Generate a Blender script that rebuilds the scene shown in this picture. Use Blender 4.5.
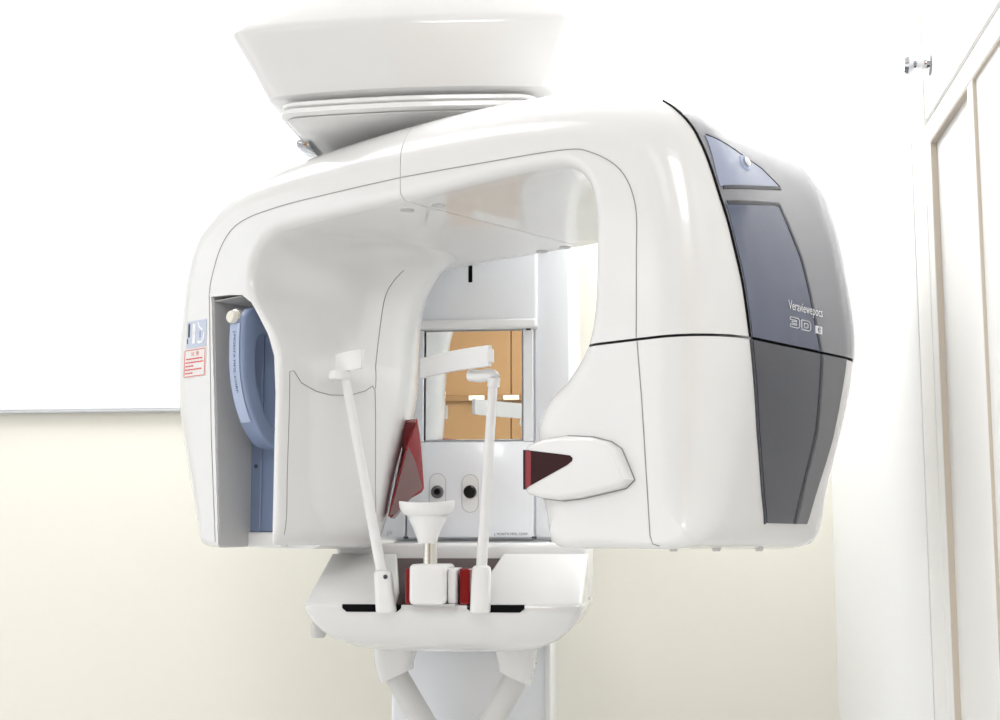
import bpy, bmesh, math
import numpy as np
from mathutils import Vector, Matrix
from mathutils.bvhtree import BVHTree
from mathutils.geometry import tessellate_polygon

for o in list(bpy.data.objects):
    bpy.data.objects.remove(o)
SC = bpy.context.scene
COL = SC.collection

# ------------------------------------------------------------------ camera
EYE = 1.25
F_PX = 1400.0
PITCH = math.atan((548 - 360) / F_PX)
YAW = 0.114885
cd = bpy.data.cameras.new('camera')
cd.sensor_width = 36.0
cd.lens = 36.0 * F_PX / 1000.0
cd.clip_start = 0.05
cam = bpy.data.objects.new('camera', cd)
COL.objects.link(cam)
cam.location = (0, 0, EYE)
cam.rotation_euler = (math.pi / 2 + PITCH, 0, YAW)
SC.camera = cam

# ------------------------------------------------------------------ world, lights, exposure
SC.view_settings.view_transform = 'Standard'
SC.view_settings.look = 'None'
SC.view_settings.gamma = 1.0
SC.view_settings.use_curve_mapping = False
SC.view_settings.exposure = 0.0
w = bpy.data.worlds.new('world')
SC.world = w
w.use_nodes = True
w.node_tree.nodes['Background'].inputs[0].default_value = (0.9, 0.95, 1.0, 1)
w.node_tree.nodes['Background'].inputs[1].default_value = 0.3


def area(name, loc, rot, sx, sy, power, col=(1, 1, 1)):
    l = bpy.data.lights.new(name, 'AREA')
    l.shape = 'RECTANGLE'
    l.size, l.size_y = sx, sy
    l.energy = power
    l.color = col
    o = bpy.data.objects.new(name, l)
    COL.objects.link(o)
    o.location = loc
    o.rotation_euler = rot
    return o


# light of the unseen left window, the added rear window and added ceiling luminaires
area('window_daylight', (-2.57, 0.75, 1.25), (0, -math.pi / 2, 0), 2.0, 2.3, 17, (0.97, 0.985, 1.0))
area('window_daylight', (-1.76, -1.665, 1.15), (math.pi / 2, 0, 0), 1.2, 1.96, 2, (0.97, 0.985, 1.0))  # rear window light, added behind the viewer as frontal fill
CEIL = 2.6
LAMPS = [(-1.5, 1.7, .28, .58), (-0.25, 2.05, .5, .32), (-1.45, -0.4, .28, .58), (-0.25, -0.75, .28, .58)]     # centre, half sizes
LAMP_POWER = [5, 27, 2, 24]
for (lx, ly, hx, hy), lp in zip(LAMPS, LAMP_POWER):
    area('ceiling_lamp_light', (lx, ly, CEIL - 0.032), (0, 0, 0), 2 * hx, 2 * hy, lp, (0.985, 0.99, 1.0))  # lamps out of view, added to light the machine and walls


# ------------------------------------------------------------------ materials
def mat(name, col, rough=0.4, metal=0.0, coat=0.0, spec=0.5, trans=0.0, noise=0.0, nscale=20.0, bump=0.0, emit=None, estr=0.0):
    m = bpy.data.materials.new(name)
    m.use_nodes = True
    nt = m.node_tree
    b = nt.nodes['Principled BSDF']
    b.inputs['Base Color'].default_value = (*col, 1)
    b.inputs['Roughness'].default_value = rough
    b.inputs['Metallic'].default_value = metal
    b.inputs['Coat Weight'].default_value = coat
    b.inputs['Coat Roughness'].default_value = 0.03
    b.inputs['Specular IOR Level'].default_value = spec
    b.inputs['Transmission Weight'].default_value = trans
    if emit:
        b.inputs['Emission Color'].default_value = (*emit, 1)
        b.inputs['Emission Strength'].default_value = estr
    if noise or bump:
        tc = nt.nodes.new('ShaderNodeTexCoord')
        n = nt.nodes.new('ShaderNodeTexNoise')
        n.inputs['Scale'].default_value = nscale
        n.inputs['Detail'].default_value = 4
        nt.links.new(tc.outputs['Object'], n.inputs['Vector'])
        if noise:
            r = nt.nodes.new('ShaderNodeMixRGB')
            r.inputs[1].default_value = (*[c * (1 - noise) for c in col], 1)
            r.inputs[2].default_value = (*[min(1, c * (1 + noise)) for c in col], 1)
            nt.links.new(n.outputs['Fac'], r.inputs[0])
            nt.links.new(r.outputs[0], b.inputs['Base Color'])
        if bump:
            bp = nt.nodes.new('ShaderNodeBump')
            bp.inputs['Strength'].default_value = bump
            bp.inputs['Distance'].default_value = 0.002
            nt.links.new(n.outputs['Fac'], bp.inputs['Height'])
            nt.links.new(bp.outputs[0], b.inputs['Normal'])
    return m


M = {}
M['wall'] = mat('cream_wallpaper', (0.79, 0.77, 0.69), 0.85, noise=0.012, nscale=60, bump=0.05)
M['wall_w'] = mat('white_wall', (0.86, 0.86, 0.85), 0.85, noise=0.01, nscale=60, bump=0.05)
M['ceiling'] = mat('ceiling_white', (0.87, 0.87, 0.86), 0.9, noise=0.01, nscale=40, bump=0.05)
M['floor'] = mat('pale_floor', (0.89, 0.89, 0.88), 0.35, noise=0.05, nscale=6)
M['shell'] = mat('gloss_white_plastic', (0.775, 0.775, 0.77), 0.22, coat=0.6, noise=0.006, nscale=3)
M['cool'] = mat('cool_white_plastic', (0.89, 0.91, 0.945), 0.3, coat=0.3, noise=0.006, nscale=3)
M['white'] = mat('bright_white_plastic', (0.86, 0.86, 0.86), 0.3, coat=0.3, noise=0.005, nscale=5)
M['recess'] = mat('grey_plastic', (0.55, 0.545, 0.54), 0.45, noise=0.02, nscale=10)
M['greytube'] = mat('grey_enamel', (0.62, 0.62, 0.61), 0.3, coat=0.3, noise=0.01, nscale=10)
M['black'] = mat('black_gap', (0.004, 0.004, 0.005), 0.7, noise=0.1, spec=0.08)
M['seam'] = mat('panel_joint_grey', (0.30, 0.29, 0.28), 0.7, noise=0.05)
M['lens'] = mat('lens_black', (0.008, 0.009, 0.011), 0.25, coat=0.0, spec=0.25, noise=0.1)
M['lens_ring'] = mat('lens_grey', (0.10, 0.105, 0.11), 0.35, noise=0.1)
M['blue'] = mat('steel_blue_plastic', (0.20, 0.26, 0.40), 0.38, coat=0.2, noise=0.03, nscale=15)
M['blue_l'] = mat('pale_blue_label', (0.42, 0.50, 0.68), 0.4, noise=0.02, nscale=15)
M['cover'] = mat('smoked_grey_cover', (0.21, 0.215, 0.24), 0.16, coat=1.0, noise=0.02, nscale=4)
M['cover_p'] = mat('slate_blue_panel', (0.062, 0.080, 0.145), 0.10, coat=1.0, noise=0.02, nscale=4)
M['cover_s'] = mat('pale_slate_panel', (0.26, 0.30, 0.43), 0.15, coat=1.0, noise=0.02, nscale=4)
M['cover_d'] = mat('charcoal_panel', (0.032, 0.037, 0.056), 0.10, coat=1.0, noise=0.02, nscale=4)
M['cover_g'] = mat('smoked_grey_lower_cover', (0.11, 0.114, 0.13), 0.16, coat=1.0, noise=0.02, nscale=4)
for k_ in ('cover', 'cover_p', 'cover_s', 'cover_d', 'cover_g'):
    M[k_].node_tree.nodes['Principled BSDF'].inputs['Coat Roughness'].default_value = 0.14
    M[k_].node_tree.nodes['Principled BSDF'].inputs['Roughness'].default_value = 0.25
M['trim'] = mat('dark_trim', (0.055, 0.058, 0.068), 0.35, noise=0.05)
M['red'] = mat('red_acrylic', (0.24, 0.006, 0.012), 0.15, coat=0.25, spec=0.35, noise=0.1, nscale=12)
M['dred'] = mat('burgundy_acrylic', (0.035, 0.009, 0.010), 0.15, coat=0.0, spec=0.12, noise=0.1, nscale=12)
M['brown'] = mat('smoked_red_acrylic', (0.17, 0.085, 0.085), 0.15, coat=0.2, noise=0.05, nscale=12)  # red acrylic with its grey reflection mixed into the base colour
M['steel'] = mat('polished_steel', (0.70, 0.68, 0.63), 0.2, metal=1.0, noise=0.02)
M['chrome'] = mat('chrome', (0.62, 0.63, 0.65), 0.08, metal=1.0, noise=0.01)
M['mirror'] = mat('mirror_glass', (0.93, 0.95, 0.95), 0.005, metal=1.0, noise=0.003)
M['cream'] = mat('ivory_knob', (0.80, 0.77, 0.68), 0.4, noise=0.02)
M['print_w'] = mat('white_print', (0.88, 0.89, 0.91), 0.5, noise=0.02)
M['print_r'] = mat('red_print', (0.72, 0.12, 0.12), 0.5, noise=0.02)
M['print_d'] = mat('dark_print', (0.05, 0.06, 0.10), 0.5, noise=0.02)
M['print_b'] = mat('blue_print', (0.25, 0.33, 0.58), 0.5, noise=0.03)
M['stick_b'] = mat('blue_sticker', (0.55, 0.60, 0.72), 0.4, noise=0.03, nscale=40)
M['stick_w'] = mat('white_sticker', (0.84, 0.82, 0.80), 0.5, noise=0.01)
M['cabinet'] = mat('cabinet_white_paint', (0.87, 0.86, 0.84), 0.4, noise=0.006, nscale=6)
M['cab_in'] = mat('cabinet_reveal', (0.62, 0.56, 0.47), 0.6, noise=0.03, nscale=10)
M['board'] = mat('white_board', (0.87, 0.88, 0.89), 0.35, noise=0.004, nscale=5)
M['alu'] = mat('aluminium_edge', (0.55, 0.56, 0.58), 0.4, metal=0.6, noise=0.02)
M['wood'] = mat('tan_wood_panel', (0.38, 0.215, 0.085), 0.45, noise=0.10, nscale=3)
M['wood_d'] = mat('brown_wood_rail', (0.29, 0.16, 0.06), 0.45, noise=0.10, nscale=3)
M['glow'] = mat('lamp_diffuser', (0.9, 0.9, 0.9), 0.5, emit=(1.0, 0.985, 0.96), estr=0.8, noise=0.003)
M['warm'] = mat('warm_lamp_diffuser', (0.9, 0.85, 0.7), 0.5, emit=(1.0, 0.86, 0.55), estr=1.2, noise=0.003)
M['glass'] = mat('window_glass', (1, 1, 1), 0.0, trans=1.0, noise=0.002)

# ------------------------------------------------------------------ helpers
WL = {}


def meshobj(name, me, mt, parent=None, sharp=35):
    co = np.empty(len(me.vertices) * 3)
    me.vertices.foreach_get('co', co)
    co = co.reshape(-1, 3)
    c = Vector(((co.min(0) + co.max(0)) / 2).tolist())
    if parent is None:
        c.z = float(co[:, 2].min())
    me.transform(Matrix.Translation(-c))
    me.polygons.foreach_set('use_smooth', [True] * len(me.polygons))
    if sharp is not None:
        me.set_sharp_from_angle(angle=math.radians(sharp))
    me.materials.clear()
    me.materials.append(mt)
    o = bpy.data.objects.new(name, me)
    COL.objects.link(o)
    WL[o] = c
    if parent is not None:
        o.parent = parent
        o.location = c - WL[parent]
    else:
        o.location = c
    return o


def obj(name, vf, mt, parent=None, sharp=35):
    v, f = vf
    me = bpy.data.meshes.new(name)
    me.from_pydata([tuple(map(float, p)) for p in v], [], [tuple(int(i) for i in q) for q in f])
    bm = bmesh.new()
    bm.from_mesh(me)
    bmesh.ops.recalc_face_normals(bm, faces=bm.faces)
    bm.to_mesh(me)
    bm.free()
    return meshobj(name, me, mt, parent, sharp)


def empty(name, loc):
    o = bpy.data.objects.new(name, None)
    COL.objects.link(o)
    o.location = loc
    o.empty_display_size = 0.1
    WL[o] = Vector(loc)
    return o


def tag(o, label=None, cat=None, group=None, kind=None):
    if label: o['label'] = label
    if cat: o['category'] = cat
    if group: o['group'] = group
    if kind: o['kind'] = kind
    return o


def vf_from_bm(bm):
    bm.verts.index_update()
    v = [tuple(x.co) for x in bm.verts]
    f = [[x.index for x in q.verts] for q in bm.faces]
    bm.free()
    return v, f


def box(x0, x1, y0, y1, z0, z1, r=0.0, seg=3):
    bm = bmesh.new()
    bmesh.ops.create_cube(bm, size=1)
    for v in bm.verts:
        v.co = Vector(((x0 + x1) / 2 + v.co.x * (x1 - x0), (y0 + y1) / 2 + v.co.y * (y1 - y0), (z0 + z1) / 2 + v.co.z * (z1 - z0)))
    if r > 0:
        bmesh.ops.bevel(bm, geom=list(bm.edges), offset=r, segments=seg, profile=0.5, affect='EDGES')
    return vf_from_bm(bm)


def xform(vf, fn):
    return [fn(*p) for p in vf[0]], vf[1]


def loft(rings, cap=True, closed=True):
    n = len(rings[0])
    v = [p for r in rings for p in r]
    f = []
    for j in range(len(rings) - 1):
        for i in range(n if closed else n - 1):
            k = (i + 1) % n
            f.append((j * n + i, j * n + k, (j + 1) * n + k, (j + 1) * n + i))
    if cap:
        f.append(tuple(range(n)))
        f.append(tuple((len(rings) - 1) * n + i for i in reversed(range(n))))
    return v, f


def rrect(x0, x1, y0, y1, r, n=6, rb=None, bulge=0.0):
    """rounded rectangle in plan; bulge pushes the front (low y) edge out in the middle"""
    rb = r if rb is None else rb
    pts = []
    for cx, cy, a0, rr in ((x0 + r, y0 + r, 180, r), (x1 - r, y0 + r, 270, r), (x1 - rb, y1 - rb, 0, rb), (x0 + rb, y1 - rb, 90, rb)):
        for i in range(n + 1):
            a = math.radians(a0 + 90 * i / n)
            pts.append([cx + rr * math.cos(a), cy + rr * math.sin(a)])
        if a0 == 180:
            for i in range(1, 12):
                pts.append([x0 + r + (x1 - x0 - 2 * r) * i / 12, y0])
    xm, hw, ym = (x0 + x1) / 2, (x1 - x0) / 2, (y0 + y1) / 2
    for p in pts:
        if p[1] < ym:
            t = (p[0] - xm) / hw
            p[1] -= bulge * (1 - t * t) * (ym - p[1]) / (ym - y0)
    return pts


def prism(poly, fn, t0, t1, r=0.0, seg=2):
    """extrude a 2D polygon from t0 to t1; fn(u, v, t) -> xyz; r rounds the t0 rim"""
    n = len(poly)
    P = np.array(poly, float)
    if r > 0:
        rings = []
        for k in range(seg + 1):
            a = math.pi / 2 * k / seg
            q = inset(P, r * (1 - math.sin(a)))
            s = 1 if t1 > t0 else -1
            rings.append([fn(u, v, t0 + s * r * (1 - math.cos(a))) for u, v in q])
        rings.append([fn(u, v, t1) for u, v in P])
    else:
        rings = [[fn(u, v, t0) for u, v in P], [fn(u, v, t1) for u, v in P]]
    return loft(rings)


def inset(P, d):
    """offset a closed polyline inwards by d (scalar or one value per vertex)"""
    P = np.asarray(P, float)
    a = np.roll(P, 1, 0)
    b = np.roll(P, -1, 0)
    area2 = np.sum(P[:, 0] * b[:, 1] - b[:, 0] * P[:, 1])
    s = 1 if area2 > 0 else -1
    e1 = P - a
    e2 = b - P
    e1 /= np.maximum(np.linalg.norm(e1, axis=1, keepdims=True), 1e-9)
    e2 /= np.maximum(np.linalg.norm(e2, axis=1, keepdims=True), 1e-9)
    n1 = np.stack([-e1[:, 1], e1[:, 0]], 1) * s
    n2 = np.stack([-e2[:, 1], e2[:, 0]], 1) * s
    m = n1 + n2
    m /= np.maximum(np.linalg.norm(m, axis=1, keepdims=True), 1e-9)
    k = np.maximum(np.sum(m * n1, axis=1), 0.5)
    return P + m * (np.broadcast_to(d, len(P)) / k)[:, None]


def tube(pts, rad, n=16, cap=True, up=(0, 0, 1), squash=1.0):
    pts = [Vector(p) for p in pts]
    rad = [rad] * len(pts) if isinstance(rad, (int, float)) else rad
    rings = []
    for i, p in enumerate(pts):
        t = (pts[min(i + 1, len(pts) - 1)] - pts[max(i - 1, 0)]).normalized()
        u = Vector(up)
        if abs(t.dot(u)) > 0.95:
            u = Vector((0, 1, 0))
        s = t.cross(u).normalized()
        q = s.cross(t).normalized()
        rings.append([tuple(p + s * math.cos(2 * math.pi * k / n) * rad[i] * squash + q * math.sin(2 * math.pi * k / n) * rad[i]) for k in range(n)])
    return loft(rings, cap)


def lathe(profile, c, n=28, ax='z'):
    rings = []
    for r, h in profile:
        ring = []
        for k in range(n):
            a = 2 * math.pi * k / n
            u, v = r * math.cos(a), r * math.sin(a)
            ring.append({'z': (c[0] + u, c[1] + v, c[2] + h), 'y': (c[0] + u, c[1] + h, c[2] + v), 'x': (c[0] + h, c[1] + u, c[2] + v)}[ax])
        rings.append(ring)
    return loft(rings)


def catmull(ctrl, sub=6):
    """closed centripetal-ish Catmull-Rom through rows of numbers"""
    C = np.array(ctrl, float)
    n = len(C)
    out = []
    for i in range(n):
        p0, p1, p2, p3 = C[i - 1], C[i], C[(i + 1) % n], C[(i + 2) % n]
        d01 = max(np.linalg.norm((p1 - p0)[:2]), 1e-6) ** .5
        d12 = max(np.linalg.norm((p2 - p1)[:2]), 1e-6) ** .5
        d23 = max(np.linalg.norm((p3 - p2)[:2]), 1e-6) ** .5
        m1 = (p1 - p0) / d01 - (p2 - p0) / (d01 + d12) + (p2 - p1) / d12
        m2 = (p2 - p1) / d12 - (p3 - p1) / (d12 + d23) + (p3 - p2) / d23
        m1 *= d12
        m2 *= d12
        for k in range(sub):
            t = k / sub
            h = (2 * t ** 3 - 3 * t ** 2 + 1) * p1 + (t ** 3 - 2 * t ** 2 + t) * m1 + (-2 * t ** 3 + 3 * t ** 2) * p2 + (t ** 3 - t ** 2) * m2
            out.append(h)
    return np.array(out)


def resample(pts, step):
    P = [np.array(p, float) for p in pts]
    out = [P[0]]
    for a, b in zip(P[:-1], P[1:]):
        n = max(1, int(np.linalg.norm(b - a) / step))
        for k in range(1, n + 1):
            out.append(a + (b - a) * k / n)
    return out


def smooth_open(pts, sub=6):
    P = [np.array(p, float) for p in pts]
    P = [2 * P[0] - P[1]] + P + [2 * P[-1] - P[-2]]
    out = []
    for i in range(1, len(P) - 2):
        for k in range(sub):
            t = k / sub
            p0, p1, p2, p3 = P[i - 1:i + 3]
            out.append(.5 * (2 * p1 + (p2 - p0) * t + (2 * p0 - 5 * p1 + 4 * p2 - p3) * t * t + (3 * p1 - p0 - 3 * p2 + p3) * t ** 3))
    out.append(P[-2])
    return out


def text2d(s, size=1.0, align='LEFT'):
    cu = bpy.data.curves.new('t', 'FONT')
    cu.body = s
    cu.size = size
    cu.align_x = align
    cu.resolution_u = 3
    o = bpy.data.objects.new('t', cu)
    COL.objects.link(o)
    dg = bpy.context.evaluated_depsgraph_get()
    me = o.evaluated_get(dg).to_mesh()
    v = [(p.co.x, p.co.y) for p in me.vertices]
    f = [list(q.vertices) for q in me.polygons]
    o.evaluated_get(dg).to_mesh_clear()
    bpy.data.objects.remove(o)
    bpy.data.curves.remove(cu)
    return v, f


# ------------------------------------------------------------------ the room
WX0, WX1, WY0, WY1 = -2.6, 0.30, -1.7, 2.55


def struct(name, vf, m, label=None, parent=None):
    o = obj(name, vf, m, parent)
    if parent is None:
        tag(o, label, None, kind='structure')
    return o


struct('floor', box(WX0 - .1, WX1 + .1, WY0 - .1, WY1 + .1, -.1, 0), M['floor'], 'pale floor of the x-ray room')
struct('ceiling', box(WX0 - .1, WX1 + .1, WY0 - .1, WY1 + .1, CEIL, CEIL + .1), M['ceiling'], 'white ceiling of the x-ray room')
struct('wall_back', box(WX0 - .1, WX1 + .1, WY1, WY1 + .1, 0, CEIL), M['wall'], 'cream wall behind the x-ray machine')
struct('wall_right', box(WX1, WX1 + .1, 1.66, WY1, 0, CEIL), M['wall_w'], 'white wall beside the built-in cabinet')
v, f = [], []
for b in (box(WX0 - .1, -2.4, WY0 - .1, WY0, 0, CEIL), box(-1.12, WX1 + .6, WY0 - .1, WY0, 0, CEIL), box(-2.4, -1.12, WY0 - .1, WY0, 0, .12), box(-2.4, -1.12, WY0 - .1, WY0, 2.17, CEIL)):
    f += [[i + len(v) for i in q] for q in b[1]]
    v += b[0]
struct('wall_rear', (v, f), M['wall_w'], 'white wall with a window behind the viewer')
added_win = struct('window_2', box(-2.38, -1.14, WY0 - .075, WY0 - .065, .14, 2.15), M['glass'], 'window in the wall behind the viewer')  # out of view, added to brighten the machine's front and underside
for x0, x1, z0, z1 in ((-2.4, -1.12, .12, .16), (-2.4, -1.12, 2.13, 2.17), (-2.4, -2.36, .16, 2.13), (-1.16, -1.12, .16, 2.13), (-1.78, -1.74, .16, 2.13)):
    obj('window_frame', box(x0, x1, WY0 - .095, WY0 - .045, z0, z1, .004, 1), M['white'], added_win)
# left wall with a window opening
v, f = [], []
for b in (box(WX0 - .1, WX0, WY0, -.45, 0, CEIL), box(WX0 - .1, WX0, 1.95, WY1, 0, CEIL), box(WX0 - .1, WX0, -.45, 1.95, 0, .22), box(WX0 - .1, WX0, -.45, 1.95, 2.35, CEIL)):
    f += [[i + len(v) for i in q] for q in b[1]]
    v += b[0]
struct('wall_left', (v, f), M['wall_w'], 'white wall with a wide window')
win = struct('window_1', box(WX0 - .075, WX0 - .065, -.42, 1.92, .25, 2.32), M['glass'], 'wide window in the left wall')
for args in ((-.45, 1.95, .22, .26), (-.45, 1.95, 2.31, 2.35), (-.45, -.41, .26, 2.31), (1.91, 1.95, .26, 2.31), (.73, .77, .26, 2.31)):
    obj('window_frame', box(WX0 - .095, WX0 - .045, args[0], args[1], args[2], args[3], .004, 1), M['white'], win)

# board on the back wall, its lower edge shows left of the machine
bd = empty('wall_board', (-1.55, WY1 - .001, 1.50))
tag(bd, 'large white board on back wall with a thin grey lower edge', 'board')
obj('board_panel', box(-2.45, -.62, WY1 - .014, WY1 - .001, 1.510, 2.50, .002, 1), M['board'], bd)
obj('edge_strip', box(-2.45, -.62, WY1 - .016, WY1 - .001, 1.5045, 1.5095, .0012, 1), M['alu'], bd)

# ceiling luminaires, out of view, added to supply the light
for i, (lx, ly, hx, hy) in enumerate(LAMPS):
    c = empty('ceiling_lamp', (lx, ly, CEIL))
    tag(c, ['flat white ceiling lamp panel nearest the back wall on the left', 'flat white ceiling lamp panel above the x-ray machine', 'flat white ceiling lamp panel in the middle of the room', 'flat white ceiling lamp panel above the viewer'][i], 'ceiling lamp', 'ceiling lamp panels')
    obj('lamp_frame', box(lx - hx - .02, lx + hx + .02, ly - hy - .02, ly + hy + .02, CEIL - .02, CEIL - .001, .004, 1), M['white'], c)
    obj('diffuser', box(lx - hx, lx + hx, ly - hy, ly + hy, CEIL - .028, CEIL - .0201, .003, 1), M['glow'], c)

# tan wood panelling on the rear wall, seen in the mirror
wp = empty('wood_panelling', (-1.0, WY0 + .02, 0))
tag(wp, 'tan wood panelling seen in the mirror', 'wall panel')
for i in range(3):
    x = -1.06 + i * .42
    obj('panel', box(x, x + .416, WY0 + .001, WY0 + .03, .1, 2.5, .002, 1), M['wood'], wp)
obj('lamp_rail', box(-1.05, .15, WY0 + .0301, WY0 + .045, 1.878, 1.906, .003, 1), M['wood_d'], wp)
for i, x in enumerate((-.640, -.790)):
    la = empty('wall_lamp', (x, WY0 + .0455, 1.88))
    tag(la, ['small warm lamp on wood panelling, right one in mirror', 'small warm lamp on wood panelling, left one in mirror'][i], 'lamp', 'lamps on the wood panelling')
    obj('lamp_body', box(x - .035, x + .035, WY0 + .0455, WY0 + .052, 1.881, 1.903, .002, 1), M['cream'], la)
    obj('lamp_shade', box(x - .030, x + .030, WY0 + .0521, WY0 + .065, 1.884, 1.900, .004, 2), M['warm'], la)

# ------------------------------------------------------------------ cabinet on the right
cab = empty('built_in_cabinet', (WX1 + .2, .9, 0))
tag(cab, 'white built-in cabinet with panelled fronts and small chrome knob', 'cabinet')
CX = WX1
CY1, CY0 = 1.655, .05     # far end, near end
obj('cabinet_body', box(CX + .025, CX + .5, CY0, CY1, .0, CEIL - .002), M['cabinet'], cab)
# face frame pieces (all lie in the wall plane)
obj('far_post', box(CX, CX + .024, 1.5785, CY1, 0, CEIL - .002, .0015, 1), M['cabinet'], cab)
obj('far_stile', box(CX, CX + .024, 1.546, 1.576, 0, 1.7205, .0015, 1), M['cabinet'], cab)
obj('rail', box(CX, CX + .024, CY0, 1.546, 1.6945, 1.7205, .0015, 1), M['cabinet'], cab)
# upper doors
dd = obj('upper_door', box(CX, CX + .022, 1.13, 1.566, 1.724, CEIL - .03, .002, 1), M['cabinet'], cab)
obj('upper_door', box(CX, CX + .022, .68, 1.127, 1.724, CEIL - .03, .002, 1), M['cabinet'], cab)
obj('upper_door', box(CX, CX + .022, .23, .677, 1.724, CEIL - .03, .002, 1), M['cabinet'], cab)
ky, kz = 1.530, 1.779
obj('knob', lathe([(.0, 0), (.0125, 0), (.0135, -.002), (.006, -.004), (.0045, -.012), (.006, -.016), (.0105, -.02), (.0115, -.024), (.009, -.028), (0, -.029)], (CX, ky, kz), 24, 'x'), M['chrome'], dd)
# lower fronts: recessed panels with stiles between
ys = [1.546, 1.357, 1.334, 1.01, .985, .66, .635, .31]
for a, b, d in ((1.546, 1.357, .007), (1.334, 1.01, .0035), (.985, .66, .0035), (.635, .31, .0035)):
    obj('recessed_panel', box(CX + d, CX + .0249, b, a, .12, 1.6945), M['cabinet'], cab)
    obj('reveal', box(CX + .0005, CX + d, b, a, 1.6935, 1.6945), M['cab_in'], cab)
    obj('reveal', box(CX + .0005, CX + d, a - .001, a, .12, 1.6935), M['cab_in'], cab)
for a, b in ((1.357, 1.334), (1.01, .985), (.66, .635), (.31, CY0)):
    obj('stile', box(CX, CX + .024, b, a, 0, 1.6945, .0015, 1), M['cabinet'], cab)
obj('plinth', box(CX + .002, CX + .024, .31, 1.546, 0, .12, .001, 1), M['cabinet'], cab)

# ================================================================== the machine
mach = empty('panoramic_xray_machine', (-.2945, 2.15, 0))
tag(mach, 'white dental panoramic x-ray machine with slate blue end cover and chin rest', 'x-ray machine')

# ---- column ---------------------------------------------------------------
MX = -.2945
col = obj('column', box(-.418, -.1735, 2.165, 2.27, 0, 1.262, .006, 3), M['cool'], mach)
obj('edge_strip', box(-.1815, -.1725, 2.160, 2.172, .05, 1.26, .002, 2), M['white'], col)
obj('foot_plate', box(-.62, .03, 1.75, 2.5, 0, .05, .015, 3), M['white'], col)
car = obj('carriage', box(-.451, -.138, 2.163, 2.42, 1.262, 2.0, .010, 3), M['cool'], mach)
# the front panel sections
FY = 2.15
obj('lower_panel', box(-.3935, -.1965, FY, FY + .03, 1.266, 1.4135, .003, 2), M['cool'], car)
obj('side_panel', box(-.449, -.3955, FY + .001, FY + .03, 1.266, 1.98, .004, 2), M['cool'], car)
obj('side_panel', box(-.1945, -.140, FY + .008, FY + .03, 1.266, 1.98, .004, 2), M['cool'], car)
obj('upper_panel', box(-.3935, -.189, FY - .004, FY + .03, 1.6, 1.98, .006, 3), M['cool'], car)
obj('ledge', box(-.3935, -.1895, FY - .012, FY + .02, 1.5895, 1.604, .004, 3), M['white'], car)
fr = obj('mirror_frame', box(-.3935, -.1965, FY + .012, FY + .03, 1.4136, 1.5894), M['cool'], car)
obj('mirror_glass', box(-.3665, -.2140, FY + .006, FY + .0119, 1.4165, 1.5885, .0008, 1), M['mirror'], car)['label'] = 'flat mirror reflecting tan wood'
obj('frame_side', box(-.3935, -.3685, FY + .0005, FY + .0119, 1.4136, 1.5894, .001, 1), M['cool'], car)
obj('frame_side', box(-.2120, -.1965, FY + .0005, FY + .0119, 1.4136, 1.5894, .001, 1), M['cool'], car)
obj('frame_gap', box(-.3683, -.3667, FY + .004, FY + .0119, 1.4165, 1.588), M['trim'], car)  # dark strip standing in for the shadow at the recessed mirror's edge
for x in (-.3945, -.1955):
    obj('hinge_pin', box(x - .004, x + .004, FY - .001, FY + .004, 1.264, 1.2675, .001, 1), M['trim'], car)
obj('hinge_pin', box(-.3935, -.3800, FY - .0015, FY + .002, 1.5868, 1.5893), M['trim'], car)
obj('hinge_pin', box(-.2070, -.2000, FY - .0015, FY + .002, 1.5868, 1.5893), M['trim'], car)
obj('index_mark', box(-.2975, -.2915, FY - .0055, FY - .002, 1.664, 1.694, .0006, 1), M['black'], car)['label'] = 'black index mark'


def stadium(cx, z0, z1, r, n=10):
    pts = [(cx + r * math.cos(a), z1 - r + r * math.sin(a)) for a in np.linspace(0, math.pi, n)]
    pts += [(cx + r * math.cos(a), z0 + r + r * math.sin(a)) for a in np.linspace(math.pi, 2 * math.pi, n)]
    return pts


for x, z0, z1, mm in ((-.3455, 1.309, 1.364, 'lens_ring'), (-.2945, 1.305, 1.362, 'lens')):
    so = obj('lens_slot', prism(stadium(x, z0, z1, .0122), lambda u, v, t: (u, t, v), FY - .0008, FY + .004), M['white'], car)
    obj('slot_rim', prism(stadium(x, z0 - .0012, z1 + .0012, .0134), lambda u, v, t: (u, t, v), FY - .0004, FY + .003), M['recess'], so)
    obj('lens', lathe([(0, -.006), (.0075, -.006), (.0098, -.004), (.0102, 0), (.0102, .004)], (x, FY, 1.336), 24, 'y'), M[mm], so)
    if mm == 'lens_ring':
        obj('lens_pupil', lathe([(0, -.0066), (.0045, -.0066), (.005, -.005)], (x, FY, 1.336), 20, 'y'), M['lens'], so)


def flat_text(name, s, x, y, z, size, m, parent, align='LEFT', fn=None):
    tv, tf = text2d(s, size, align)
    return obj(name, ([(x + u, y, z + v_) for u, v_ in tv], tf), m, parent, None)


flat_text('lettering', 'J. MORITA MFG. CORP.', -.257, FY - .0006, 1.2695, .0052, M['print_d'], car)
flat_text('lettering', 'JX', -.424, FY - .0004, 1.270, .009, M['recess'], car)

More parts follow.
